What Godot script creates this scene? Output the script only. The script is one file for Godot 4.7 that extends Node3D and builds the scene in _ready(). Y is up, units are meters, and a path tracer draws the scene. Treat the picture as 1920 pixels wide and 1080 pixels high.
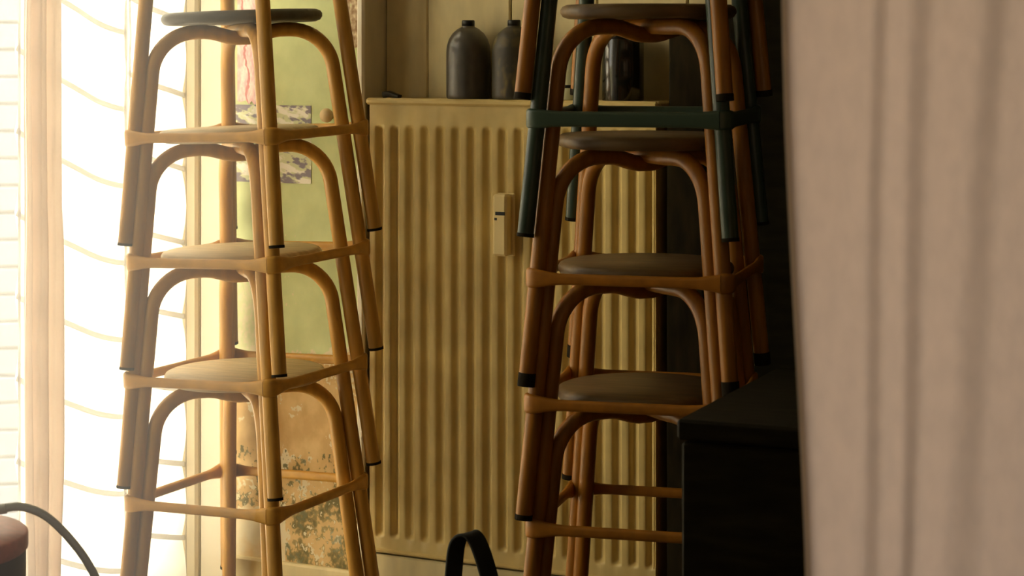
extends Node3D
# A corner of a room: two stacks of stools in front of a radiator, daylight from a tall window on the left.

const F := 3900.0                 # focal length in pixels of the 1920 x 1080 frame
const HORIZON := 88.0
const EYE := 1.255
const ALPHA := 0.4712             # the radiator wall is turned by 27 degrees
var WALL := Transform3D(Basis(Vector3.UP, -ALPHA), Vector3(-0.2752, 0.0, -4.02))   # (u along the wall, height, v out of the wall)
var rng := RandomNumberGenerator.new()
var M := {}
var taken := {}

func _ready():
	rng.seed = 7
	# ---------- camera
	var cam := Camera3D.new()
	cam.name = "camera"
	cam.projection = Camera3D.PROJECTION_FRUSTUM
	cam.near = 0.05
	cam.far = 60.0
	cam.size = 1080.0 / F * cam.near
	cam.frustum_offset = Vector2(0.0, -(540.0 - HORIZON) / F * cam.near)
	cam.position = Vector3(0, EYE, 0)
	var lens := CameraAttributesPhysical.new()
	lens.frustum_focal_length = 86.0
	lens.frustum_focus_distance = 3.8
	lens.exposure_aperture = 10.0
	lens.frustum_near = 0.05
	cam.attributes = lens
	add_child(cam)
	cam.current = true
	# ---------- sky and exposure
	var env := Environment.new()
	var sky := Sky.new()
	var sm := ProceduralSkyMaterial.new()
	sm.sky_top_color = Color(0.86, 0.9, 0.96)
	sm.sky_horizon_color = Color(0.95, 0.95, 0.95)
	sm.ground_bottom_color = Color(0.45, 0.44, 0.42)
	sm.ground_horizon_color = Color(0.6, 0.6, 0.58)
	sm.sky_energy_multiplier = 1.6
	sky.sky_material = sm
	env.background_mode = Environment.BG_SKY
	env.sky = sky
	env.tonemap_mode = Environment.TONE_MAPPER_LINEAR
	env.tonemap_exposure = 1.0
	env.volumetric_fog_enabled = true
	env.volumetric_fog_density = 0.0
	env.sdfgi_enabled = true
	env.ssao_enabled = true
	env.ssil_enabled = true
	var we := WorldEnvironment.new()
	we.name = "world_environment"
	we.environment = env
	add_child(we)
	# ---------- daylight: the sky that stands in the two openings of the tall window, and a window behind the camera
	daylight("daylight_behind_shade", Vector3(-0.56, 1.22, 0.3), Vector2(0.6, 2.04), PI / 2, 4.3, Color(1.0, 0.94, 0.78))
	daylight("daylight_open_casement", Vector3(-0.56, 1.24, 0.99), Vector2(0.66, 2.0), PI / 2, 2.1, Color(1.0, 0.9, 0.62))
	daylight("daylight_side_window", Vector3(2.8, 1.35, 2.5), Vector2(0.9, 1.3), -PI / 2, 1.55, Color(1.0, 0.9, 0.76))

	var air := FogVolume.new()
	air.name = "window_haze"
	air.shape = RenderingServer.FOG_VOLUME_SHAPE_ELLIPSOID
	air.size = Vector3(1.1, 3.6, 1.5)
	air.position = Vector3(-0.92, 1.0, -3.1)
	var fm := FogMaterial.new()
	fm.resource_name = "haze"
	fm.albedo = Color(0.9, 0.91, 0.96)
	fm.density = 0.46
	air.material = fm
	air.set_meta("kind", "stuff")
	air.set_meta("label", "bright dusty haze in the air before the window")
	air.set_meta("category", "haze")
	add_child(air)

	make_materials()
	build_room()
	build_window()
	build_radiator()
	build_left_stack()
	build_right_stack()
	build_dark_furniture()
	build_front_curtain()
	build_left_curtain()
	build_shelf_items()
	build_wall_papers()
	build_floor_things()

func daylight(called: String, at: Vector3, size: Vector2, turn: float, energy: float, color: Color):
	var l := AreaLight3D.new()
	l.name = called
	l.area_size = size
	l.light_energy = energy
	l.light_color = color
	l.area_range = 12.0
	l.area_attenuation = 2.0
	l.shadow_enabled = true
	# an area light shines along its own -z; turn = PI / 2 faces along +u, 0 faces along -v
	var b := Basis(Vector3.UP, -turn)
	l.transform = WALL * Transform3D(b, at)
	add_child(l)

# =====================================================================  helpers
func at_px(px: float, py: float, depth: float) -> Vector3:
	return Vector3((px - 960.0) / F * depth, EYE - (py - HORIZON) / F * depth, -depth)

func numbered(called: String) -> String:
	if not taken.has(called):
		taken[called] = 0
		return called
	taken[called] += 1
	return "%s_%03d" % [called, taken[called]]

func thing(called: String, label: String, category: String, tr: Transform3D, group := "") -> Node3D:
	var o := Node3D.new()
	o.name = numbered(called)
	o.transform = tr
	o.set_meta("label", label)
	o.set_meta("category", category)
	if group != "":
		o.set_meta("group", group)
	add_child(o)
	return o

func tag(o: Node, label: String, category: String, group := ""):
	o.set_meta("label", label)
	o.set_meta("category", category)
	if group != "":
		o.set_meta("group", group)

func new_st() -> SurfaceTool:
	var st := SurfaceTool.new()
	st.begin(Mesh.PRIMITIVE_TRIANGLES)
	return st

func finish(st: SurfaceTool) -> ArrayMesh:
	st.generate_normals()
	return st.commit()

func put(mesh: Mesh, called: String, mat: Material, parent: Node = self, tr := Transform3D()) -> MeshInstance3D:
	var o := MeshInstance3D.new()
	o.name = numbered(called) if parent == self else called
	o.mesh = mesh
	o.material_override = mat
	o.transform = tr
	parent.add_child(o, true)
	return o

func obj(st: SurfaceTool, called: String, mat: Material, parent: Node = self, tr := Transform3D()) -> MeshInstance3D:
	return put(finish(st), called, mat, parent, tr)

func struct(st: SurfaceTool, called: String, mat: Material, tr := Transform3D()) -> MeshInstance3D:
	var o := put(finish(st), called, mat, self, tr)
	o.set_meta("kind", "structure")
	return o

# a, b, c run counter-clockwise seen from outside
func tri(st: SurfaceTool, a: Vector3, b: Vector3, c: Vector3):
	st.add_vertex(a)
	st.add_vertex(c)
	st.add_vertex(b)

func quad(st: SurfaceTool, a: Vector3, b: Vector3, c: Vector3, d: Vector3):
	tri(st, a, b, c)
	tri(st, a, c, d)

# a box with chamfered edges
func cbox(st: SurfaceTool, center: Vector3, size: Vector3, c := 0.003, tr := Transform3D()):
	st.set_smooth_group(-1)
	c = minf(c, minf(size.x, minf(size.y, size.z)) * 0.45)
	var h := size * 0.5
	var p := func(sx: float, sy: float, sz: float, axis: int) -> Vector3:
		var v := Vector3(sx * (h.x - (0.0 if axis == 0 else c)), sy * (h.y - (0.0 if axis == 1 else c)), sz * (h.z - (0.0 if axis == 2 else c)))
		return tr * (center + v)
	var mid: Vector3 = tr * center
	for s in [-1.0, 1.0]:
		face(st, mid, [p.call(s, -1, -1, 0), p.call(s, 1, -1, 0), p.call(s, 1, 1, 0), p.call(s, -1, 1, 0)])
		face(st, mid, [p.call(-1, s, -1, 1), p.call(1, s, -1, 1), p.call(1, s, 1, 1), p.call(-1, s, 1, 1)])
		face(st, mid, [p.call(-1, -1, s, 2), p.call(1, -1, s, 2), p.call(1, 1, s, 2), p.call(-1, 1, s, 2)])
	for a in [-1.0, 1.0]:
		for b in [-1.0, 1.0]:
			face(st, mid, [p.call(a, b, -1, 0), p.call(a, b, 1, 0), p.call(a, b, 1, 1), p.call(a, b, -1, 1)])
			face(st, mid, [p.call(a, -1, b, 0), p.call(a, 1, b, 0), p.call(a, 1, b, 2), p.call(a, -1, b, 2)])
			face(st, mid, [p.call(-1, a, b, 1), p.call(1, a, b, 1), p.call(1, a, b, 2), p.call(-1, a, b, 2)])
			for d in [-1.0, 1.0]:
				face(st, mid, [p.call(a, b, d, 0), p.call(a, b, d, 1), p.call(a, b, d, 2)])
	st.set_smooth_group(0)

# a flat face of a convex body round mid, turned outwards
func face(st: SurfaceTool, mid: Vector3, pts: Array):
	var n: Vector3 = (pts[1] - pts[0]).cross(pts[2] - pts[0])
	var out: bool = n.dot((pts[0] + pts[1] + pts[2]) / 3.0 - mid) > 0.0
	for k in range(1, pts.size() - 1):
		if out:
			tri(st, pts[0], pts[k], pts[k + 1])
		else:
			tri(st, pts[0], pts[k + 1], pts[k])

# sweep a section along a path; sec.call(i) gives the section's points as (along n, along b), hint fixes n
func sweep(st: SurfaceTool, pts: Array, sec: Callable, hint: Vector3, closed := false, caps := true):
	var rings := []
	var n := pts.size()
	for i in n:
		var a: Vector3 = pts[(i - 1 + n) % n] if closed or i > 0 else pts[0]
		var b: Vector3 = pts[(i + 1) % n] if closed or i < n - 1 else pts[n - 1]
		var t := (b - a).normalized()
		var nn := (hint - t * hint.dot(t)).normalized()
		var bb := t.cross(nn)
		var ring := []
		for q in sec.call(i):
			ring.append(pts[i] + nn * q.x + bb * q.y)
		rings.append(ring)
	st.set_smooth_group(0)
	var m: int = rings[0].size()
	for i in (n if closed else n - 1):
		var r0: Array = rings[i]
		var r1: Array = rings[(i + 1) % n]
		for k in m:
			quad(st, r0[k], r0[(k + 1) % m], r1[(k + 1) % m], r1[k])
	if not closed and caps:
		st.set_smooth_group(-1)
		for k in range(1, m - 1):
			tri(st, rings[0][0], rings[0][k + 1], rings[0][k])
			tri(st, rings[n - 1][0], rings[n - 1][k], rings[n - 1][k + 1])
		st.set_smooth_group(0)

func circle(r: float, m := 14) -> Array:
	var a := []
	for k in m:
		a.append(Vector2(r * cos(TAU * k / m), r * sin(TAU * k / m)))
	return a

# rounded rectangle: hx along n, hy along b
func rounded(hx: float, hy: float, r: float, m := 3) -> Array:
	var a := []
	r = minf(r, minf(hx, hy))
	for q in [[1, 1, 0], [-1, 1, 1], [-1, -1, 2], [1, -1, 3]]:
		for k in m + 1:
			var an: float = (q[2] + float(k) / m) * PI / 2
			a.append(Vector2(q[0] * (hx - r) + r * cos(an), q[1] * (hy - r) + r * sin(an)))
	return a

# turn a profile of (radius, height), listed from the bottom up on the outside
func lathe(st: SurfaceTool, profile: Array, segs := 32, origin := Vector3.ZERO):
	st.set_smooth_group(0)
	for k in segs:
		var a0 := TAU * k / segs
		var a1 := TAU * (k + 1) / segs
		for i in profile.size() - 1:
			var p: Vector2 = profile[i]
			var q: Vector2 = profile[i + 1]
			var v0 := origin + Vector3(p.x * cos(a0), p.y, -p.x * sin(a0))
			var v1 := origin + Vector3(p.x * cos(a1), p.y, -p.x * sin(a1))
			var v2 := origin + Vector3(q.x * cos(a1), q.y, -q.x * sin(a1))
			var v3 := origin + Vector3(q.x * cos(a0), q.y, -q.x * sin(a0))
			if p.x > 1e-6:
				tri(st, v0, v1, v2)
			if q.x > 1e-6:
				tri(st, v0, v2, v3)

# a sheet of cloth or paper with a little thickness: fn.call(a, b) -> point, a and b in 0..1; back is the way to its other side
func sheet(st: SurfaceTool, fn: Callable, na: int, nb: int, back: Vector3, uv := false):
	var g := []
	for j in nb + 1:
		var row := []
		for i in na + 1:
			row.append(fn.call(float(i) / na, float(j) / nb))
		g.append(row)
	for j in nb:
		for i in na:
			var c := [g[j][i], g[j][i + 1], g[j + 1][i + 1], g[j + 1][i]]
			var t := [Vector2(i, j), Vector2(i + 1, j), Vector2(i + 1, j + 1), Vector2(i, j + 1)]
			st.set_smooth_group(1)
			for k in [0, 2, 1, 0, 3, 2]:
				if uv:
					st.set_uv(Vector2(t[k].x / na, 1.0 - t[k].y / nb))
				st.add_vertex(c[k])
			if back != Vector3.ZERO:
				st.set_smooth_group(2)
				for k in [0, 1, 2, 0, 2, 3]:
					if uv:
						st.set_uv(Vector2(t[k].x / na, 1.0 - t[k].y / nb))
					st.add_vertex(c[k] + back)
	st.set_smooth_group(0)

# =====================================================================  materials
func lin(r: float, g: float, b: float) -> Color:
	return Color(r, g, b).linear_to_srgb()

func mat(called: String, c: Color, rough := 0.6, spec := 0.5, metal := 0.0) -> StandardMaterial3D:
	var m := StandardMaterial3D.new()
	m.resource_name = called
	m.albedo_color = c
	m.roughness = rough
	m.metallic = metal
	m.metallic_specular = spec
	M[called] = m
	return m

func noise_tex(seed_: int, freq: float, lo: Color, hi: Color, octaves := 4, size := 256, type := FastNoiseLite.TYPE_SIMPLEX_SMOOTH) -> NoiseTexture2D:
	var n := FastNoiseLite.new()
	n.seed = seed_
	n.noise_type = type
	n.frequency = freq
	n.fractal_octaves = octaves
	var t := NoiseTexture2D.new()
	t.width = size
	t.height = size
	t.seamless = true
	t.noise = n
	var g := Gradient.new()
	g.set_color(0, lo)
	g.set_color(1, hi)
	t.color_ramp = g
	return t

func grained(m: StandardMaterial3D, seed_: int, scale: Vector3, lo: float, freq := 0.02, bump := 0.0):
	m.albedo_texture = noise_tex(seed_, freq, Color(lo, lo, lo), Color(1, 1, 1))
	m.uv1_triplanar = true
	m.uv1_scale = scale
	if bump > 0.0:
		m.heightmap_enabled = true
		m.heightmap_texture = noise_tex(seed_ + 1, freq * 2.0, Color.BLACK, Color.WHITE)
		m.heightmap_scale = bump

func make_materials():
	var m := mat("honey_wood", lin(0.68, 0.36, 0.06), 0.42)
	grained(m, 3, Vector3(9, 1.2, 9), 0.72)
	m = mat("orange_wood", lin(0.45, 0.175, 0.012), 0.4)
	grained(m, 5, Vector3(9, 1.2, 9), 0.68)
	m = mat("honey_wood_rail", lin(0.68, 0.36, 0.06), 0.42)
	grained(m, 3, Vector3(4, 4, 4), 0.8)
	m = mat("orange_wood_rail", lin(0.45, 0.175, 0.012), 0.4)
	grained(m, 5, Vector3(4, 4, 4), 0.78)
	m = mat("green_paint_rail", lin(0.045, 0.075, 0.055), 0.32)
	m = mat("green_paint", lin(0.045, 0.075, 0.055), 0.32)
	grained(m, 7, Vector3(7, 3, 7), 0.75)
	m = mat("tan_seat", lin(0.66, 0.49, 0.25), 0.55)
	grained(m, 9, Vector3(1.5, 8, 11), 0.75)
	m = mat("brown_seat", lin(0.2, 0.12, 0.045), 0.5)
	grained(m, 11, Vector3(1.5, 8, 11), 0.7)
	m = mat("dark_seat", lin(0.11, 0.105, 0.085), 0.5)
	grained(m, 12, Vector3(3, 8, 9), 0.75)
	mat("rubber", lin(0.016, 0.012, 0.007), 0.8, 0.2)
	m = mat("radiator_enamel", lin(0.8, 0.62, 0.25), 0.4)
	grained(m, 13, Vector3(2, 2, 2), 0.88)
	mat("radiator_inside", lin(0.3, 0.25, 0.15), 0.6)
	mat("meter_plastic", lin(0.86, 0.71, 0.36), 0.4)
	mat("black_plastic", lin(0.012, 0.012, 0.01), 0.3)
	m = mat("niche_board", lin(0.86, 0.74, 0.42), 0.6)
	grained(m, 15, Vector3(3, 1.2, 3), 0.88)
	m = mat("cream_paint", lin(0.8, 0.73, 0.55), 0.5)
	grained(m, 17, Vector3(3, 1.0, 3), 0.92)
	m = mat("white_paint", lin(0.84, 0.8, 0.68), 0.45)
	m = mat("room_plaster", lin(0.12, 0.1, 0.06), 0.85)
	grained(m, 19, Vector3(1, 1, 1), 0.85)
	m = mat("floor_board", lin(0.2, 0.12, 0.05), 0.5)
	grained(m, 21, Vector3(1, 4, 8), 0.6)
	m = mat("ceiling_plaster", lin(0.35, 0.31, 0.22), 0.9)
	m = mat("shade_cloth", lin(0.88, 0.87, 0.82), 0.9)
	m.backlight_enabled = true
	m.backlight = Color(1, 1, 1)
	m = mat("shade_tape", lin(0.5, 0.49, 0.47), 0.9)
	m.backlight_enabled = true
	m.backlight = Color(1, 1, 1)
	m = mat("front_curtain_cloth", lin(0.8, 0.71, 0.63), 0.9)
	m.backlight_enabled = true
	m.backlight = lin(0.9, 0.8, 0.7)
	grained(m, 23, Vector3(4, 2, 4), 0.95, 0.05)
	m = mat("side_curtain_cloth", lin(0.93, 0.84, 0.8), 0.9)
	m.backlight_enabled = true
	m.backlight = lin(0.9, 0.82, 0.74)
	m = mat("black_chest_wood", lin(0.022, 0.018, 0.008), 0.7, 0.2)
	grained(m, 25, Vector3(1.5, 6, 6), 0.6)
	m = mat("dark_cabinet_wood", lin(0.042, 0.031, 0.012), 0.7, 0.25)
	grained(m, 27, Vector3(6, 1.5, 6), 0.6)
	m = mat("grey_bottle", lin(0.085, 0.078, 0.064), 0.3, 0.7)
	grained(m, 29, Vector3(8, 8, 8), 0.75)
	m = mat("stained_bottle", lin(1, 1, 1), 0.45)
	m.albedo_texture = noise_tex(31, 0.012, lin(0.05, 0.045, 0.03), lin(0.42, 0.3, 0.07), 3)
	m.albedo_texture.color_ramp.set_offset(0, 0.55)
	m.uv1_triplanar = true
	m.uv1_scale = Vector3(9, 5, 9)
	m = mat("black_lacquer", lin(0.012, 0.012, 0.01), 0.15, 0.95)
	m = mat("frosted_glass", lin(0.8, 0.82, 0.6), 0.25)
	m.backlight_enabled = true
	m.backlight = lin(0.5, 0.5, 0.4)
	mat("strap_web", lin(0.012, 0.014, 0.012), 0.8)
	mat("hose_rubber", lin(0.42, 0.41, 0.35), 0.5)
	m = mat("red_lid", lin(0.42, 0.12, 0.075), 0.5)
	grained(m, 33, Vector3(10, 10, 10), 0.75)
	m = mat("drum_brown", lin(0.045, 0.028, 0.018), 0.55)
	m = mat("pale_brick", lin(0.8, 0.8, 0.8), 0.9)
	m = mat("pale_mortar", lin(0.7, 0.7, 0.72), 0.95)
	m = mat("hook_wood", lin(0.6, 0.45, 0.24), 0.55)
	m = mat("glass", Color(1, 1, 1, 0.06), 0.03)
	m.transparency = BaseMaterial3D.TRANSPARENCY_ALPHA

# =====================================================================  the setting
func build_room():
	# floor of long boards on a slab
	var st := new_st()
	cbox(st, Vector3(1.2, -0.07, 2.4), Vector3(4.4, 0.1, 5.6), 0.001)
	var fl := struct(st, "floor", M.floor_board, WALL)
	var bs := new_st()
	cbox(bs, Vector3.ZERO, Vector3(4.1, 0.02, 0.137), 0.002)
	var bm := finish(bs)
	for k in 37:
		put(bm, "plank", M.floor_board, fl, Transform3D(Basis(), Vector3(1.4, -0.01, -0.02 + 0.139 * k)))
	st = new_st()
	cbox(st, Vector3(1.4, 2.65, 2.4), Vector3(4.4, 0.1, 5.6), 0.001)
	struct(st, "ceiling", M.ceiling_plaster, WALL)
	# back wall: a niche lined with upright boards
	st = new_st()
	cbox(st, Vector3(1.4, 1.3, -0.185), Vector3(4.4, 2.6, 0.18), 0.001)
	var wb := struct(st, "wall_back", M.niche_board, WALL)
	var edge := [-0.0133, 0.0822, 0.264, 0.446, 0.628, 0.81, 0.992, 1.174]
	for k in edge.size() - 1:
		st = new_st()
		var w: float = edge[k + 1] - edge[k] - 0.0025
		cbox(st, Vector3((edge[k] + edge[k + 1]) / 2, 1.3, -0.089), Vector3(w, 2.6, 0.012), 0.0025)
		var b := obj(st, "board", M.niche_board, wb)
		b.position.z += [0.0, 0.002, 0.0, 0.001, 0.0, 0.001, 0.0][k]
	# the pier with flaking green paint between window and niche
	st = new_st()
	cbox(st, Vector3(-0.1637, 1.3, -0.048), Vector3(0.3006, 2.6, 0.094), 0.002)
	var pier := struct(st, "wall_pier", M.cream_paint, WALL)
	st = new_st()
	sheet(st, func(a, b): return Vector3(-0.3135 + 0.2995 * a, 1.8 * b, 0.0005), 1, 1, Vector3.ZERO, true)
	var pm := mat("flaking_paint", Color(1, 1, 1), 0.75)
	pm.albedo_texture = pier_texture()
	obj(st, "flaking_paint", pm, pier)
	# white bead on the corner of the niche
	st = new_st()
	cbox(st, Vector3(-0.0163, 1.3, 0.004), Vector3(0.016, 2.6, 0.012), 0.004)
	struct(st, "trim_1", M.white_paint, WALL)
	st = new_st()
	cbox(st, Vector3(-0.17, 0.12, 0.006), Vector3(0.287, 0.24, 0.016), 0.004)
	struct(st, "baseboard_back", M.niche_board, WALL)
	# boxed pipe casing under the radiator
	st = new_st()
	cbox(st, Vector3(0.3, 0.138, -0.042), Vector3(0.62, 0.276, 0.078), 0.003)
	struct(st, "trim_5", M.niche_board, WALL)
	# other walls
	st = new_st()
	cbox(st, Vector3(1.5, 1.3, 5.1), Vector3(4.6, 2.6, 0.1), 0.001)
	struct(st, "wall_front", M.room_plaster, WALL)
	st = new_st()
	cbox(st, Vector3(2.84, 0.35, 2.4), Vector3(0.12, 0.7, 5.5), 0.001)
	cbox(st, Vector3(2.84, 2.3, 2.4), Vector3(0.12, 0.6, 5.5), 0.001)
	cbox(st, Vector3(2.84, 1.35, 0.85), Vector3(0.12, 1.3, 2.4), 0.001)
	cbox(st, Vector3(2.84, 1.35, 4.05), Vector3(0.12, 1.3, 2.2), 0.001)
	struct(st, "wall_right", M.room_plaster, WALL)

func pier_texture() -> ImageTexture:
	var w := 256
	var h := 1280
	var img := Image.create(w, h, false, Image.FORMAT_RGB8)
	var n1 := FastNoiseLite.new()
	n1.seed = 41
	n1.frequency = 0.012
	n1.fractal_octaves = 5
	var n2 := FastNoiseLite.new()
	n2.seed = 42
	n2.frequency = 0.085
	n2.fractal_octaves = 4
	var n3 := FastNoiseLite.new()
	n3.seed = 43
	n3.frequency = 0.018
	n3.fractal_octaves = 5
	var green := Color(0.83, 0.87, 0.66)
	var green2 := Color(0.78, 0.83, 0.62)
	var tan_ := Color(0.88, 0.76, 0.54)
	var tan2 := Color(0.8, 0.67, 0.45)
	var chalk := Color(0.9, 0.86, 0.74)
	var mould := Color(0.33, 0.34, 0.2)
	for j in h:
		var y := 1.8 * (1.0 - float(j) / h)
		for i in w:
			var a := float(i) / w
			var q1 := n1.get_noise_2d(i, j)
			var q2 := n2.get_noise_2d(i, j)
			var q3 := n3.get_noise_2d(i, j)
			var c := green.lerp(green2, clampf(0.5 + q3, 0, 1))
			var limit := 0.655 + 0.07 * q1 + 0.02 * q2
			if a < 0.42:
				limit += 0.05 * (1.0 - absf(a - 0.28) / 0.14) if absf(a - 0.28) < 0.14 else 0.0
			if y < limit:
				c = tan_.lerp(tan2, clampf(0.5 + 1.3 * q3, 0, 1))
				if y > limit - 0.03 - 0.05 * q2 or q1 + 0.5 * q2 > 0.36:
					c = chalk
				# mould and flakes low on the wall, most towards the niche
				var low := clampf((0.46 - y) / 0.12, 0.0, 1.0) * (0.55 if a < 0.45 else 1.0)
				if low > 0.0 and q2 + q3 * 0.8 > 0.42 - 0.5 * low:
					c = c.lerp(mould, clampf(0.35 + 0.6 * (q2 + q3), 0.3, 0.75))
				if low > 0.3 and q2 - q1 > 0.45:
					c = chalk
				if a < 0.4 and y < 0.34 + 0.03 * q1:
					c = chalk.lerp(tan_, clampf(0.2 + q3, 0, 1))
			else:
				# scratches and chips in the green
				if absf(a - 0.3 - 0.04 * q1 - 0.15 * (y - 0.95)) < 0.022 + 0.05 * q2 and y > 0.9 and y < 1.0:
					c = chalk
				if a < 0.2 + 0.25 * q1 and y < 0.8 + 0.1 * q2:
					c = c.lerp(chalk, clampf(0.5 + q2, 0.2, 0.9))
				if q2 > 0.5 and q1 > 0.08 and a < 0.5:
					c = chalk
				if y > 1.26 - 0.1 * q1 and a > 0.86 + 0.1 * q2:
					c = Color(0.6, 0.48, 0.36).lerp(chalk, clampf(0.4 + q2, 0, 1))
			img.set_pixel(i, j, c)
	return ImageTexture.create_from_image(img)

func build_window():
	# the window wall: a parapet, a lintel and what lies towards the camera
	var st := new_st()
	cbox(st, Vector3(-0.554, 0.045, 2.4), Vector3(0.22, 0.09, 5.0), 0.002)
	cbox(st, Vector3(-0.554, 2.45, 2.4), Vector3(0.22, 0.3, 5.0), 0.002)
	cbox(st, Vector3(-0.554, 1.2, 3.17), Vector3(0.22, 2.22, 3.56), 0.002)
	cbox(st, Vector3(-0.6, 1.3, -0.15), Vector3(0.45, 2.6, 0.26), 0.002)
	struct(st, "wall_left", M.cream_paint, WALL)
	# casing boards between the shade and the green pier
	st = new_st()
	cbox(st, Vector3(-0.421, 1.21, -0.004), Vector3(0.044, 2.18, 0.03), 0.005)
	struct(st, "trim_2", M.cream_paint, WALL)
	st = new_st()
	cbox(st, Vector3(-0.3565, 1.21, -0.008), Vector3(0.081, 2.18, 0.022), 0.004)
	struct(st, "trim_3", M.white_paint, WALL)
	st = new_st()
	cbox(st, Vector3(-0.42, 0.105, 0.7), Vector3(0.2, 0.03, 1.4), 0.008)
	struct(st, "trim_4", M.niche_board, WALL)
	# frame, bars and panes
	var win := Node3D.new()
	win.name = "window_1"
	win.transform = WALL
	win.set_meta("kind", "structure")
	add_child(win)
	st = new_st()
	cbox(st, Vector3(-0.52, 0.17, 0.69), Vector3(0.05, 0.1, 1.38), 0.005)
	cbox(st, Vector3(-0.52, 2.27, 0.69), Vector3(0.05, 0.06, 1.38), 0.005)
	for v in [0.02, 0.69, 1.36]:
		cbox(st, Vector3(-0.52, 1.2, v), Vector3(0.05, 2.08, 0.05), 0.005)
	obj(st, "window_frame", M.white_paint, win)
	for v in [0.355, 1.025]:
		st = new_st()
		cbox(st, Vector3(-0.52, 1.23, v), Vector3(0.004, 2.03, 0.63), 0.001)
		obj(st, "pane", M.glass, win)
	# a pale brick wall across the yard
	var yard := thing("brick_wall", "pale whitewashed brick wall seen through the window at the left edge", "wall", Transform3D(Basis(Vector3.UP, 0.25), Vector3(-1.95, -0.6, -7.4)))
	st = new_st()
	cbox(st, Vector3(0, 1.6, -0.1), Vector3(1.5, 3.2, 0.14), 0.002)
	obj(st, "mortar", M.pale_mortar, yard)
	var bs := new_st()
	cbox(bs, Vector3.ZERO, Vector3(0.23, 0.086, 0.05), 0.004)
	var bm := finish(bs)
	for r in 33:
		for k in 6:
			var x := -0.63 + 0.245 * k + (0.12 if r % 2 else 0.0)
			put(bm, "brick", M.pale_brick, yard, Transform3D(Basis(), Vector3(x, 0.05 + 0.097 * r, -0.012 + rng.randf_range(-0.003, 0.003))))
	# the shade: two hanging panels with sagging folds
	shade("shade_panel", "bright white translucent shade panel with sagging seams beside the curtain", 0.205, 0.52, func(s): return 0.121 - 0.058 * pow(clampf((s - 0.205) / 0.185, 0.0, 3.0), 1.35))
	shade("shade_panel", "narrow white translucent shade panel with sagging seams beside the window casing", 0.006, 0.198, func(s): return 0.1 - 0.047 * pow(s / 0.19, 1.1))

func shade(called: String, label: String, s0: float, s1: float, line: Callable):
	var o := thing(called, label, "window shade", WALL, "window shade panels")
	var step := 0.149
	var st := new_st()
	var rows := 14.6
	var top := -8
	sheet(st, func(a, b):
		var s: float = lerpf(s0, s1, a)
		var k: float = top + b * rows
		var fr: float = k - floorf(k)
		var y: float = EYE - (line.call(s) + k * step)
		return Vector3(-0.437 + 0.012 * sin(PI * fr) + 0.003 * sin(s * 40.0), y, s), 16, 120, Vector3.ZERO)
	obj(st, "cloth", M.shade_cloth, o)
	for k in 15:
		st = new_st()
		var pts := []
		for i in 17:
			var s: float = lerpf(s0, s1, i / 16.0)
			pts.append(Vector3(-0.431 + 0.003 * sin(s * 40.0), EYE - (line.call(s) + (top + k) * step), s))
		sweep(st, pts, func(_i): return rounded(0.0052, 0.001, 0.0008, 1), Vector3.UP)
		obj(st, "seam", M.shade_tape, o)
	for s in [s0 + 0.003, s1 - 0.003]:
		st = new_st()
		cbox(st, Vector3(-0.425, 1.2, s), Vector3(0.003, 2.12, 0.006), 0.001)
		obj(st, "edge_tape", M.shade_tape, o)

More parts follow.
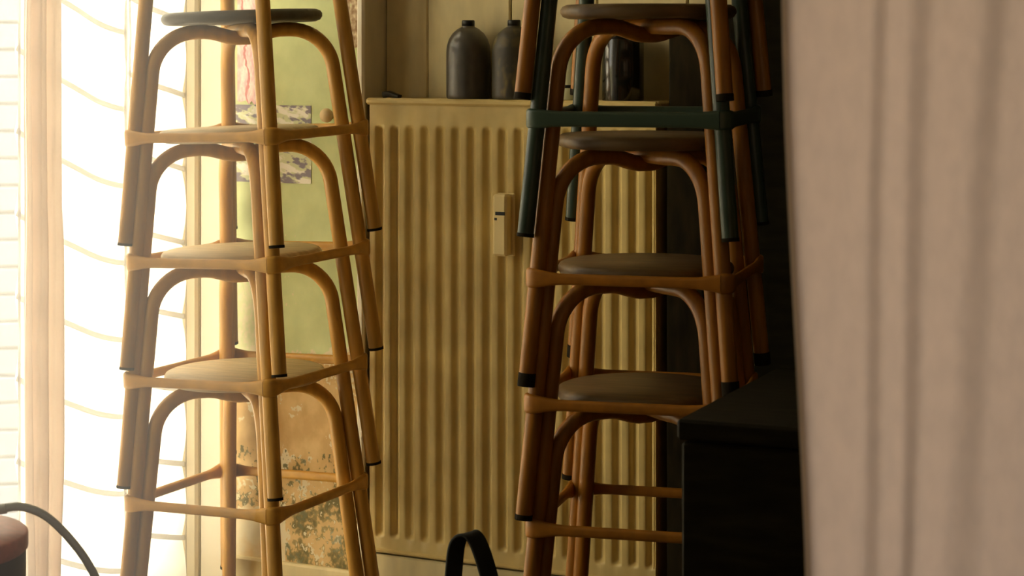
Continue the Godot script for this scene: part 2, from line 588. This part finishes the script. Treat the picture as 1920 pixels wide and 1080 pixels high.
# =====================================================================  radiator
func build_radiator():
	var y0 := 0.281
	var y1 := 1.1467
	var n_rib := 18
	var pitch := 0.0333
	var wide := n_rib * pitch
	var r := thing("radiator", "cream ribbed panel radiator in the niche between the stool stacks", "radiator", WALL)
	# pressed front panel
	var st := new_st()
	var us := []
	for k in n_rib:
		for q in [0.0, 0.02, 0.2, 0.34, 0.4, 0.46, 0.52, 0.58, 0.64, 0.7, 0.72, 0.74, 0.85, 0.98]:
			us.append((k + q) * pitch)
	us.append(wide)
	var depth := func(u: float) -> float:
		var p := fposmod(u / pitch, 1.0)
		# a broad crest and a rounded groove
		var g := smoothstep(0.34, 0.64, p) * (1.0 - clampf((p - 0.72) / 0.28, 0.0, 1.0))
		return -0.01 * g
	var ys := [y0, y0 + 0.028, y0 + 0.031, y0 + 0.034, y0 + 0.037, y0 + 0.04]
	for k in 9:
		ys.append(lerpf(y0 + 0.06, y1 - 0.07, k / 8.0))
	ys.append_array([y1 - 0.052, y1 - 0.049, y1 - 0.046, y1 - 0.043, y1 - 0.04, y1])
	var amount := func(y: float) -> float:
		return smoothstep(y0 + 0.028, y0 + 0.04, y) * (1.0 - smoothstep(y1 - 0.052, y1 - 0.04, y))
	for j in ys.size() - 1:
		for i in us.size() - 1:
			var p := []
			for c in [[i, j], [i + 1, j], [i + 1, j + 1], [i, j + 1]]:
				var u: float = us[c[0]]
				var y: float = ys[c[1]]
				p.append(Vector3(u, y, depth.call(u) * amount.call(y)))
			quad(st, p[0], p[1], p[2], p[3])
	obj(st, "front_panel", M.radiator_enamel, r)
	st = new_st()
	cbox(st, Vector3(wide / 2, (y0 + y1) / 2, -0.055), Vector3(wide - 0.01, y1 - y0 - 0.02, 0.01), 0.003)
	obj(st, "rear_panel", M.radiator_enamel, r)
	for u in [0.004, wide - 0.004]:
		st = new_st()
		cbox(st, Vector3(u, (y0 + y1) / 2 - 0.004, -0.034), Vector3(0.01, y1 - y0 - 0.01, 0.066), 0.004)
		obj(st, "side_cover", M.radiator_enamel, r)
	# top cover: a frame with slats
	st = new_st()
	cbox(st, Vector3(wide / 2, y1 + 0.0035, 0.0015), Vector3(wide + 0.012, 0.013, 0.012), 0.004)
	cbox(st, Vector3(wide / 2, y1 + 0.0035, -0.066), Vector3(wide + 0.012, 0.013, 0.012), 0.004)
	for u in [-0.001, wide + 0.001]:
		cbox(st, Vector3(u, y1 + 0.0035, -0.0325), Vector3(0.014, 0.013, 0.06), 0.004)
	var top := obj(st, "top_cover", M.radiator_enamel, r)
	var ss := new_st()
	cbox(ss, Vector3.ZERO, Vector3(0.014, 0.006, 0.058), 0.001)
	var sm := finish(ss)
	for k in 27:
		put(sm, "slat", M.radiator_enamel, top, Transform3D(Basis(), Vector3(0.02 + 0.0215 * k, y1 + 0.006, -0.0325)))
	# seam strip and bracket below
	st = new_st()
	cbox(st, Vector3(wide / 2, y0 + 0.004, 0.0), Vector3(wide, 0.008, 0.008), 0.003)
	obj(st, "bottom_edge", M.radiator_enamel, r)
	for u in [0.07, wide - 0.07]:
		st = new_st()
		cbox(st, Vector3(u, y0 + 0.05, -0.07), Vector3(0.03, 0.16, 0.02), 0.003)
		obj(st, "bracket", M.radiator_inside, r)
		st = new_st()
		sweep(st, [Vector3(u, y0 + 0.01, -0.03), Vector3(u, y0 - 0.004, -0.03)], func(_i): return circle(0.009), Vector3(1, 0, 0))
		obj(st, "pipe", M.radiator_enamel, r)
	# heat meter clipped to the ribs
	var hm := thing("heat_meter", "small upright cream heat meter with dark display fixed to the radiator ribs", "meter", WALL)
	var yc := 1.255 - (420.0 - HORIZON) / F * 3.89
	st = new_st()
	cbox(st, Vector3(0.2985, yc, 0.003), Vector3(0.036, 0.117, 0.006), 0.002)
	obj(st, "back_plate", M.meter_plastic, hm)
	st = new_st()
	cbox(st, Vector3(0.2965, yc, 0.017), Vector3(0.029, 0.115, 0.023), 0.004)
	obj(st, "housing", M.meter_plastic, hm)
	st = new_st()
	cbox(st, Vector3(0.2985, 1.255 - (400.5 - HORIZON) / F * 3.86, 0.0287), Vector3(0.02, 0.0062, 0.001), 0.0003)
	obj(st, "display", M.black_plastic, hm)
	st = new_st()
	cbox(st, Vector3(0.2892, 1.255 - (411.0 - HORIZON) / F * 3.86, 0.0287), Vector3(0.0052, 0.0046, 0.001), 0.0003)
	obj(st, "button", M.black_plastic, hm)

# =====================================================================  stools
# a stool of two crossed hoops, a round seat and a ring of rails; r0: half the diagonal at the feet
func stool(label: String, group: String, tr: Transform3D, frame: Material, seat_mat: Material, tall: float, r0: float, rail_y: float, rail_h := 0.009, cap := 0.003, extra := 0.0, seat_r := 0.15) -> Node3D:
	var o := thing("stool", label, "stool", tr, group)
	var rad := 0.0136
	var rail_mat: Material = M[frame.resource_name + "_rail"]
	var slope := 0.119
	var yt := tall - 0.0365                        # the hoops' height under the seat
	for k in 2:
		var dir: Vector3 = [Vector3(1, 0, -1), Vector3(1, 0, 1)][k].normalized()    # left to right, then back to front
		var half := []
		half.append(Vector2(r0 + extra * slope, -extra))
		half.append(Vector2(r0 - slope * 0.2, 0.2))
		# fillet between leg and top bar
		var fr := 0.082
		var lean := atan(slope)
		var turn := PI / 2 - lean
		var tl := fr * tan(turn / 2)
		var corner := Vector2(r0 - slope * yt, yt)
		var a := corner + Vector2(slope, -1).normalized() * tl
		var cen := a + Vector2(-1, -slope).normalized() * fr
		for i in 11:
			var an := lean + turn * i / 10.0
			half.append(cen + fr * Vector2(cos(an), sin(an)))
		var dip: float = [-0.013, 0.001][k]
		for x in [0.07, 0.055, 0.04, 0.025, 0.012]:
			half.append(Vector2(x, yt + dip * (1.0 - smoothstep(0.01, 0.07, x))))
		var pts := []
		for q in half:
			pts.append(dir * -q.x + Vector3.UP * q.y)
		pts.append(Vector3.UP * (yt + dip))
		for i in half.size():
			var q: Vector2 = half[half.size() - 1 - i]
			pts.append(dir * q.x + Vector3.UP * q.y)
		var st := new_st()
		sweep(st, pts, func(_i): return circle(rad), dir.cross(Vector3.UP))
		var hoop := obj(st, "leg_hoop", frame, o)
		for s in [-1.0, 1.0]:
			var foot: Vector3 = dir * s * (r0 + extra * slope) + Vector3.UP * -extra
			var up: Vector3 = (Vector3.UP - dir * s * slope).normalized()
			st = new_st()
			sweep(st, [foot - up * 0.002, foot + up * cap], func(_i): return circle(rad + 0.0008), dir.cross(Vector3.UP))
			obj(st, "foot_cap", M.rubber, hoop)
	# rails: a ring that runs round the legs, flaring at the corners
	var c := (r0 - slope * rail_y + rad + 0.004) / sqrt(2.0)
	var names := ["rail", "rail", "rail", "rail"]
	for side in 4:
		var b := Basis(Vector3.UP, side * PI / 2)
		var st := new_st()
		var pts := []
		var cr := 0.014
		pts.append(Vector3(-c, 0, c - cr))
		for i in range(1, 5):
			var an := PI + PI / 2 * i / 5.0
			pts.append(Vector3(-c + cr + cr * cos(an), 0, c - cr - cr * sin(an)))
		for i in 25:
			pts.append(Vector3(lerpf(-c + cr, c - cr, i / 24.0), 0, c))
		var path := []
		for p in pts:
			path.append(b * p + Vector3.UP * rail_y)
		sweep(st, path, func(i):
			var x: float = pts[i].x
			var e := 1.0 - smoothstep(0.0, 0.08, minf(absf(x + c), absf(c - x)))
			return rounded(rail_h + (0.0165 - rail_h) * e * e, 0.0062, 0.006, 3), Vector3.UP)
		obj(st, names[side], rail_mat, o)
	# seat: a disc of plywood with rounded edges
	var st2 := new_st()
	var sb := tall - 0.023
	lathe(st2, [Vector2(0, sb), Vector2(seat_r - 0.012, sb), Vector2(seat_r - 0.004, sb + 0.003), Vector2(seat_r, sb + 0.009), Vector2(seat_r, sb + 0.015), Vector2(seat_r - 0.003, sb + 0.02), Vector2(seat_r - 0.01, tall), Vector2(0, tall)], 56)
	obj(st2, "seat", seat_mat, o)
	return o

func build_left_stack():
	var at := Vector3(-0.489, 0, -3.9)
	var rows := [
		["honey wood stool on the floor, lowest of the left stack, with a broad tan seat", 0.001, 1.0, "tan_seat"],
		["honey wood stool second from the bottom of the left stack", 0.226, 1.6, "tan_seat"],
		["honey wood stool in the middle of the left stack, seat just behind the upper rails", 0.453, 2.0, "tan_seat"],
		["honey wood stool with a dark grey seat near the top of the left stack", 0.671, 2.0, "dark_seat"],
		["topmost honey wood stool of the left stack, its seat above the picture", 0.899, 2.0, "tan_seat"]]
	var dx := [0.0, 0.0, 0.0, 0.005, 0.002]
	for k in rows.size():
		var b := Basis(Vector3.UP, -deg_to_rad(27.0 + [0.0, -0.6, 0.5, 0.0, 0.4][k]))
		b = Basis(Vector3.BACK, deg_to_rad(rows[k][2])) * b
		stool(rows[k][0], "stools of the left stack", Transform3D(b, at + Vector3(dx[k], rows[k][1], 0)), M.honey_wood, M[rows[k][3]], 0.651, 0.236, 0.195)

func build_right_stack():
	var at := Vector3(0.226, 0, -3.48)
	var rows := [
		["orange brown stool standing lowest in the right stack, half hidden by the black chest", 0.072, "orange_wood", "brown_seat", 0.07],
		["orange brown stool second from the bottom of the right stack", 0.28, "orange_wood", "brown_seat", 0.0],
		["orange brown stool of the right stack, third from the bottom, seat below the green rails", 0.493, "orange_wood", "brown_seat", 0.0],
		["orange brown stool of the right stack directly under the dark green stool", 0.708, "orange_wood", "brown_seat", 0.0],
		["dark green painted stool in the upper part of the right stack", 0.95, "green_paint", "dark_seat", 0.0],
		["topmost orange brown stool of the right stack, above the dark green one", 1.172, "orange_wood", "brown_seat", 0.0]]
	for k in rows.size():
		var b := Basis(Vector3.UP, -deg_to_rad(15.0 + [0.6, 0.0, -0.5, 0.4, 0.0, 2.5][k]))
		var x: float = [-0.004, -0.002, -0.004, 0.002, 0.0, 0.0][k]
		stool(rows[k][0], "stools of the right stack", Transform3D(b, at + Vector3(x, rows[k][1], 0)), M[rows[k][2]], M[rows[k][3]], 0.617, 0.236, [0.19, 0.196, 0.185, 0.173, 0.189, 0.189][k], [0.0095, 0.009, 0.009, 0.009, 0.0125, 0.011][k], [0.008, 0.008, 0.007, 0.02, 0.004, 0.009][k], rows[k][4], 0.147)

# =====================================================================  dark furniture on the right
func build_dark_furniture():
	# black chest in front of the right stack
	var yaw := -deg_to_rad(23.0)
	var p := at_px(1268, 786, 2.8)
	var o := thing("chest", "large black chest in front of the right stool stack, beside the pale curtain", "chest", Transform3D(Basis(Vector3.UP, yaw), Vector3(p.x, 0, p.z)))
	var h := p.y
	var st := new_st()
	cbox(st, Vector3(0.45, (h - 0.03) / 2, -0.24), Vector3(0.89, h - 0.032, 0.47), 0.004)
	obj(st, "body", M.black_chest_wood, o)
	st = new_st()
	cbox(st, Vector3(0.45, h - 0.014, -0.24), Vector3(0.9, 0.028, 0.48), 0.004)
	obj(st, "lid", M.black_chest_wood, o)
	# low dark cabinet next to the radiator
	o = thing("cabinet", "dark brown cabinet standing right of the radiator behind the stools", "cabinet", WALL)
	st = new_st()
	cbox(st, Vector3(0.692, 0.655, -0.048), Vector3(0.15, 1.31, 0.06), 0.003)
	obj(st, "body", M.dark_cabinet_wood, o)
	st = new_st()
	cbox(st, Vector3(0.692, 1.319, -0.044), Vector3(0.156, 0.018, 0.07), 0.003)
	obj(st, "top", M.dark_cabinet_wood, o)
	for u in [0.652, 0.732]:
		st = new_st()
		cbox(st, Vector3(u, 0.59, -0.0155), Vector3(0.072, 1.06, 0.01), 0.002)
		obj(st, "door", M.dark_cabinet_wood, o)
	# tall dark wardrobe along the wall
	o = thing("wardrobe", "tall near black wardrobe in the dark corner behind the curtain edge", "wardrobe", WALL)
	st = new_st()
	cbox(st, Vector3(1.28, 1.1, -0.04), Vector3(1.0, 2.2, 0.08), 0.004)
	obj(st, "body", M.black_chest_wood, o)
	for u in [1.03, 1.53]:
		st = new_st()
		cbox(st, Vector3(u, 1.12, 0.004), Vector3(0.49, 2.1, 0.012), 0.003)
		obj(st, "door", M.black_chest_wood, o)

# =====================================================================  curtains
func build_front_curtain():
	var st := new_st()
	var z := 1.9
	var edge := func(y: float) -> float:
		# pixel column of the hanging edge for a height in metres
		var py: float = HORIZON + (EYE - y) / z * F
		return 1463.0 + 0.02 * maxf(py, -300.0) + 24.0 * smoothstep(100.0, 1150.0, py)
	sheet(st, func(a, b):
		var y: float = lerpf(0.03, 2.595, b)
		var x0: float = (edge.call(y) - 960.0) / F * z
		var low: float = 1.0 - clampf(y / 2.4, 0.0, 1.0)
		var w := 0.72 - 0.05 * low
		var x: float = x0 + w * a
		var t: float = a * 0.72
		# soft folds that open out towards the floor
		var g: float = clampf((1.298 - y) / 0.526, -0.6, 2.0)
		var cuts := [-0.02, 0.086 - 0.033 * g, 0.12 - 0.03 * g, 0.19 - 0.06 * g, 0.262 - 0.03 * g, 0.34, 0.41, 0.5, 0.58, 0.66, 0.76]
		var f := 0.006 * sin(t * 19.0 + 0.9)
		for i in cuts.size() - 1:
			if t >= cuts[i] and t < cuts[i + 1]:
				var q: float = (t - cuts[i]) / (cuts[i + 1] - cuts[i])
				f += [0.022, 0.009, 0.011, 0.012, 0.012, 0.015, 0.012, 0.016, 0.012, 0.014][i] * (smoothstep(0.0, [0.16, 0.5, 0.4, 0.4, 0.5, 0.4, 0.5, 0.4, 0.5, 0.4][i], q) - q)
		f -= 0.012 * exp(-t / 0.004)
		return Vector3(x, y, -z + f), 280, 40, Vector3(0, 0, -0.0015))
	var o := obj(st, "curtain", M.front_curtain_cloth)
	tag(o, "wide pale pinkish beige curtain hanging in the right foreground", "curtain")

func build_left_curtain():
	var st := new_st()
	sheet(st, func(a, b):
		var y: float = lerpf(0.16, 2.3, b)
		var py: float = HORIZON + (EYE - y) / 3.8 * F
		var s0 := 0.445 - 0.006 * smoothstep(380.0, 470.0, py) + 0.012 * smoothstep(850.0, 1080.0, py)
		var s1 := 0.541 + 0.002 * sin(py * 0.012) - 0.01 * smoothstep(900.0, 1080.0, py)
		var s := lerpf(s0, s1, a)
		var f := 0.012 * sin(a * 15.0 + 0.4) + 0.006 * sin(a * 31.0 + y * 1.5)
		return Vector3(-0.398 + f, y, s), 44, 40, Vector3(-0.002, 0, 0))
	var o := obj(st, "curtain", M.side_curtain_cloth, self, WALL)
	tag(o, "narrow gathered beige curtain hanging before the window at the left", "curtain")

# =====================================================================  things on the radiator
func on_top(px: float, v := -0.033) -> Vector3:
	# the point on the radiator's top seen at that pixel column
	var k := (px - 960.0) / F
	var o := WALL * Vector3(0, 1.1567, v)
	var d := WALL.basis.x
	# (o.x + d.x u) = k * -(o.z + d.z u)
	var u := (-k * o.z - o.x) / (d.x + k * d.z)
	return o + d * u

func build_shelf_items():
	var prof := [Vector2(0, 0), Vector2(0.039, 0), Vector2(0.0415, 0.003), Vector2(0.042, 0.008), Vector2(0.042, 0.088), Vector2(0.041, 0.1), Vector2(0.037, 0.113), Vector2(0.03, 0.124), Vector2(0.021, 0.132), Vector2(0.0125, 0.1365), Vector2(0.0125, 0.138)]
	var cap := [Vector2(0, 0.138), Vector2(0.0125, 0.138), Vector2(0.0125, 0.147), Vector2(0.0115, 0.149), Vector2(0, 0.149)]
	var b := thing("bottle", "dull dark grey round shouldered bottle on the radiator", "bottle", Transform3D(Basis(), on_top(878)), "bottles on the radiator")
	var st := new_st()
	lathe(st, prof, 40)
	obj(st, "body", M.grey_bottle, b)
	st = new_st()
	lathe(st, cap, 24)
	obj(st, "cap", M.black_plastic, b)
	b = thing("bottle", "dark bottle with yellowish stains on the radiator, partly behind a stool leg", "bottle", Transform3D(Basis(Vector3.UP, 0.6), on_top(964)), "bottles on the radiator")
	st = new_st()
	lathe(st, prof, 40)
	obj(st, "body", M.stained_bottle, b)
	st = new_st()
	lathe(st, cap, 24)
	obj(st, "cap", M.black_plastic, b)
	# pale glass
	b = thing("jar", "slim pale greenish glass jar on the radiator behind the green stool leg", "jar", Transform3D(Basis(), on_top(1067)))
	st = new_st()
	lathe(st, [Vector2(0, 0), Vector2(0.017, 0), Vector2(0.019, 0.002), Vector2(0.019, 0.09), Vector2(0.016, 0.102), Vector2(0.011, 0.108), Vector2(0.011, 0.115), Vector2(0, 0.115)], 32)
	obj(st, "body", M.frosted_glass, b)
	st = new_st()
	lathe(st, [Vector2(0.0192, 0.022), Vector2(0.0197, 0.023), Vector2(0.0197, 0.027), Vector2(0.0192, 0.028)], 32)
	obj(st, "band", M.black_plastic, b)
	# black canister
	b = thing("canister", "glossy black cylindrical canister on the right end of the radiator", "canister", Transform3D(Basis(), on_top(1168)))
	st = new_st()
	lathe(st, [Vector2(0, 0), Vector2(0.037, 0), Vector2(0.0385, 0.0015), Vector2(0.0385, 0.112), Vector2(0.037, 0.114), Vector2(0, 0.114)], 48)
	obj(st, "body", M.black_lacquer, b)
	st = new_st()
	lathe(st, [Vector2(0.0375, 0.114), Vector2(0.0392, 0.115), Vector2(0.0392, 0.121), Vector2(0.037, 0.123), Vector2(0, 0.123)], 48)
	obj(st, "lid", M.black_lacquer, b)
	# little black clip at the left end
	var p := on_top(735, -0.01)
	b = thing("clip", "small black wedge shaped clip lying on the left end of the radiator", "clip", Transform3D(Basis(Vector3.UP, -ALPHA), p))
	st = new_st()
	var pts := [Vector3(-0.017, 0.006, 0), Vector3(-0.006, 0.0075, 0), Vector3(0.006, 0.005, 0), Vector3(0.017, 0.003, 0)]
	sweep(st, pts, func(i): return rounded([0.006, 0.006, 0.0045, 0.003][i], 0.008, 0.002, 2), Vector3.UP)
	obj(st, "body", M.black_plastic, b)

# =====================================================================  papers and a hook on the green pier
func pier_at(px: float, py: float) -> Vector2:
	# (u, height) on the pier's face seen at that pixel
	var k := (px - 960.0) / F
	var o := WALL.origin
	var d := WALL.basis.x
	var u := (-k * o.z - o.x) / (d.x + k * d.z)
	return Vector2(u, EYE - (py - HORIZON) / F * -(o.z + d.z * u))

func build_wall_papers():
	# torn pink paper
	var img := Image.create(128, 256, false, Image.FORMAT_RGBA8)
	var n := FastNoiseLite.new()
	n.seed = 51
	n.frequency = 0.02
	for j in 256:
		for i in 128:
			var q := n.get_noise_2d(i, j) + 0.5 * n.get_noise_2d(i * 3, j * 3)
			var c := Color(0.93, 0.86, 0.84).lerp(Color(0.86, 0.68, 0.7), clampf(0.45 + 1.2 * q, 0, 1))
			if absf(i - 30 - 0.12 * j - 25.0 * n.get_noise_2d(j, 7)) < 6.0:
				c = Color(0.78, 0.52, 0.52)
			img.set_pixel(i, j, c)
	var pm := mat("pink_paper", Color(1, 1, 1), 0.85)
	pm.albedo_texture = ImageTexture.create_from_image(img)
	var tl := pier_at(446, -20)
	var br := pier_at(492, 192)
	var st := new_st()
	sheet(st, func(a, b):
		var jag: float = 0.012 * n.get_noise_2d(b * 260.0, 3.0)
		var shrink: float = lerpf(0.8, 1.0, sin(b * 5.0 + 0.6) * 0.5 + 0.5)
		var u: float = lerpf(tl.x, tl.x + (br.x - tl.x) * shrink + jag, a)
		var y: float = lerpf(br.y + 0.01 * n.get_noise_2d(a * 200.0, 9.0), tl.y, b)
		return Vector3(u, y, 0.0022 + 0.004 * a * a * (1.0 - b)), 8, 24, Vector3(0, 0, -0.0004), true)
	var o := obj(st, "torn_paper", pm, self, WALL)
	tag(o, "torn pink paper remnant on the green wall beside the window casing", "paper")
	# sheet with a faded grey picture
	img = Image.create(256, 256, false, Image.FORMAT_RGBA8)
	n.frequency = 0.013
	n.fractal_octaves = 4
	for j in 256:
		for i in 256:
			var q := n.get_noise_2d(i * 0.55 + j * 0.25, j * 1.7 - i * 0.5)
			var edge := absf(j / 255.0 - 0.5) * 2.0
			var fine := n.get_noise_2d(i * 2.3 + 400.0, j * 3.1)
			var white := smoothstep(0.02, 0.3, q + 0.3 * fine + 0.25 * edge - 0.1)
			var violet := smoothstep(0.12, 0.42, -q + 0.5 * fine + 0.45 * edge - 0.2)
			var c := Color(0.8, 0.82, 0.66).lerp(Color(0.92, 0.91, 0.86), white).lerp(Color(0.5, 0.47, 0.52), violet)
			img.set_pixel(i, j, c)
	pm = mat("grey_print", Color(1, 1, 1), 0.5)
	pm.albedo_texture = ImageTexture.create_from_image(img)
	tl = pier_at(442, 196)
	br = pier_at(584, 345)
	st = new_st()
	sheet(st, func(a, b):
		return Vector3(lerpf(tl.x, br.x, a), lerpf(br.y, tl.y, b), 0.0018 + 0.0015 * sin(a * 9.0 + b * 4.0) * (a - 0.5)), 10, 10, Vector3(0, 0, -0.0004), true)
	o = obj(st, "picture_sheet", pm, self, WALL)
	tag(o, "creased paper sheet with faded grey violet picture on the green wall", "paper")
	# wooden hook knob
	var k := pier_at(621, 216)
	var hook := thing("hook", "round wooden hook knob on the green wall beside the right legs", "hook", WALL * Transform3D(Basis(Vector3.RIGHT, PI / 2), Vector3(k.x, k.y, 0.0)))
	st = new_st()
	lathe(st, [Vector2(0, 0.0008), Vector2(0.008, 0.0008), Vector2(0.007, 0.008), Vector2(0.011, 0.011), Vector2(0.0142, 0.016), Vector2(0.0135, 0.021), Vector2(0.009, 0.025), Vector2(0, 0.026)], 28)
	obj(st, "knob", M.hook_wood, hook)

# =====================================================================  things at the bottom edge
func spline(pts: Array, per := 6) -> Array:
	var out := []
	for i in pts.size() - 1:
		var p0: Vector3 = pts[maxi(i - 1, 0)]
		var p1: Vector3 = pts[i]
		var p2: Vector3 = pts[i + 1]
		var p3: Vector3 = pts[mini(i + 2, pts.size() - 1)]
		for k in per:
			out.append(p1.cubic_interpolate(p2, p0, p3, float(k) / per))
	out.append(pts[pts.size() - 1])
	return out

func build_floor_things():
	# black bag whose strap stands up
	var d := 3.1
	var c := at_px(880, 995, d)
	var bag := thing("bag", "black bag at the foot of the radiator with a stiff looped strap", "bag", Transform3D(Basis(), Vector3(c.x, 0, c.z)))
	var st := new_st()
	var layers := [[0.002, 0.13, 0.055], [0.02, 0.145, 0.066], [0.16, 0.14, 0.06], [0.3, 0.125, 0.045], [0.34, 0.118, 0.03]]
	sweep(st, layers.map(func(l): return Vector3(0, l[0], 0)), func(i): return rounded(layers[i][1], layers[i][2], 0.03, 4), Vector3.RIGHT)
	obj(st, "body", M.strap_web, bag)
	st = new_st()
	var pts := []
	for q in [[832, 1255, 0.0], [843, 1150, 0.0], [850, 1080, 0.0], [855, 1030, 0.0], [864, 1008, 0.004], [880, 1001, 0.01], [893, 1012, 0.014], [905, 1040, 0.018], [917, 1080, 0.02], [940, 1160, 0.02], [962, 1255, 0.015]]:
		pts.append(at_px(q[0], q[1], d - q[2]) - Vector3(c.x, 0, c.z))
	sweep(st, spline(pts, 5), func(_i): return rounded(0.0165, 0.0025, 0.0015, 2), Vector3(0.72, 0.0, -0.7))
	obj(st, "strap", M.strap_web, bag)
	# dark drum with a red lid and a grey hose
	d = 2.95
	var r := 0.15
	var top := at_px(48, 1000, d)
	var dr := thing("drum", "dark brown drum with reddish lid and arching grey hose at the left edge", "drum", Transform3D(Basis(), Vector3(top.x - r, 0, top.z)))
	var h := top.y
	st = new_st()
	lathe(st, [Vector2(0, 0.001), Vector2(r - 0.02, 0.001), Vector2(r - 0.008, 0.01), Vector2(r - 0.003, h - 0.026)], 56)
	obj(st, "body", M.drum_brown, dr)
	st = new_st()
	lathe(st, [Vector2(r - 0.004, h - 0.028), Vector2(r, h - 0.024), Vector2(r, h - 0.004), Vector2(r - 0.003, h - 0.001), Vector2(r - 0.03, h + 0.004), Vector2(0, h + 0.009)], 56)
	obj(st, "lid", M.red_lid, dr)
	st = new_st()
	pts = []
	for q in [[-95, 1002, 0.0], [-80, 978, 0.0], [-40, 962, 0.0], [0, 954, 0.0], [38, 950, 0.01], [78, 963, 0.03], [112, 990, 0.05], [150, 1034, 0.07], [178, 1080, 0.09], [215, 1160, 0.12], [250, 1300, 0.15], [262, 1450, 0.2], [255, 1575, 0.24], [215, 1612, 0.24]]:
		pts.append(at_px(q[0], q[1], d + q[2]) - dr.position)
	sweep(st, spline(pts, 6), func(_i): return circle(0.0062, 12), Vector3(0.1, 0.05, 1.0))
	var hose := obj(st, "hose", M.hose_rubber, dr)
	st = new_st()
	sweep(st, [at_px(-30, 959, d) - dr.position, at_px(12, 953, d) - dr.position], func(_i): return circle(0.0074, 14), Vector3(0, 0, 1))
	obj(st, "cuff", M.hose_rubber, hose)
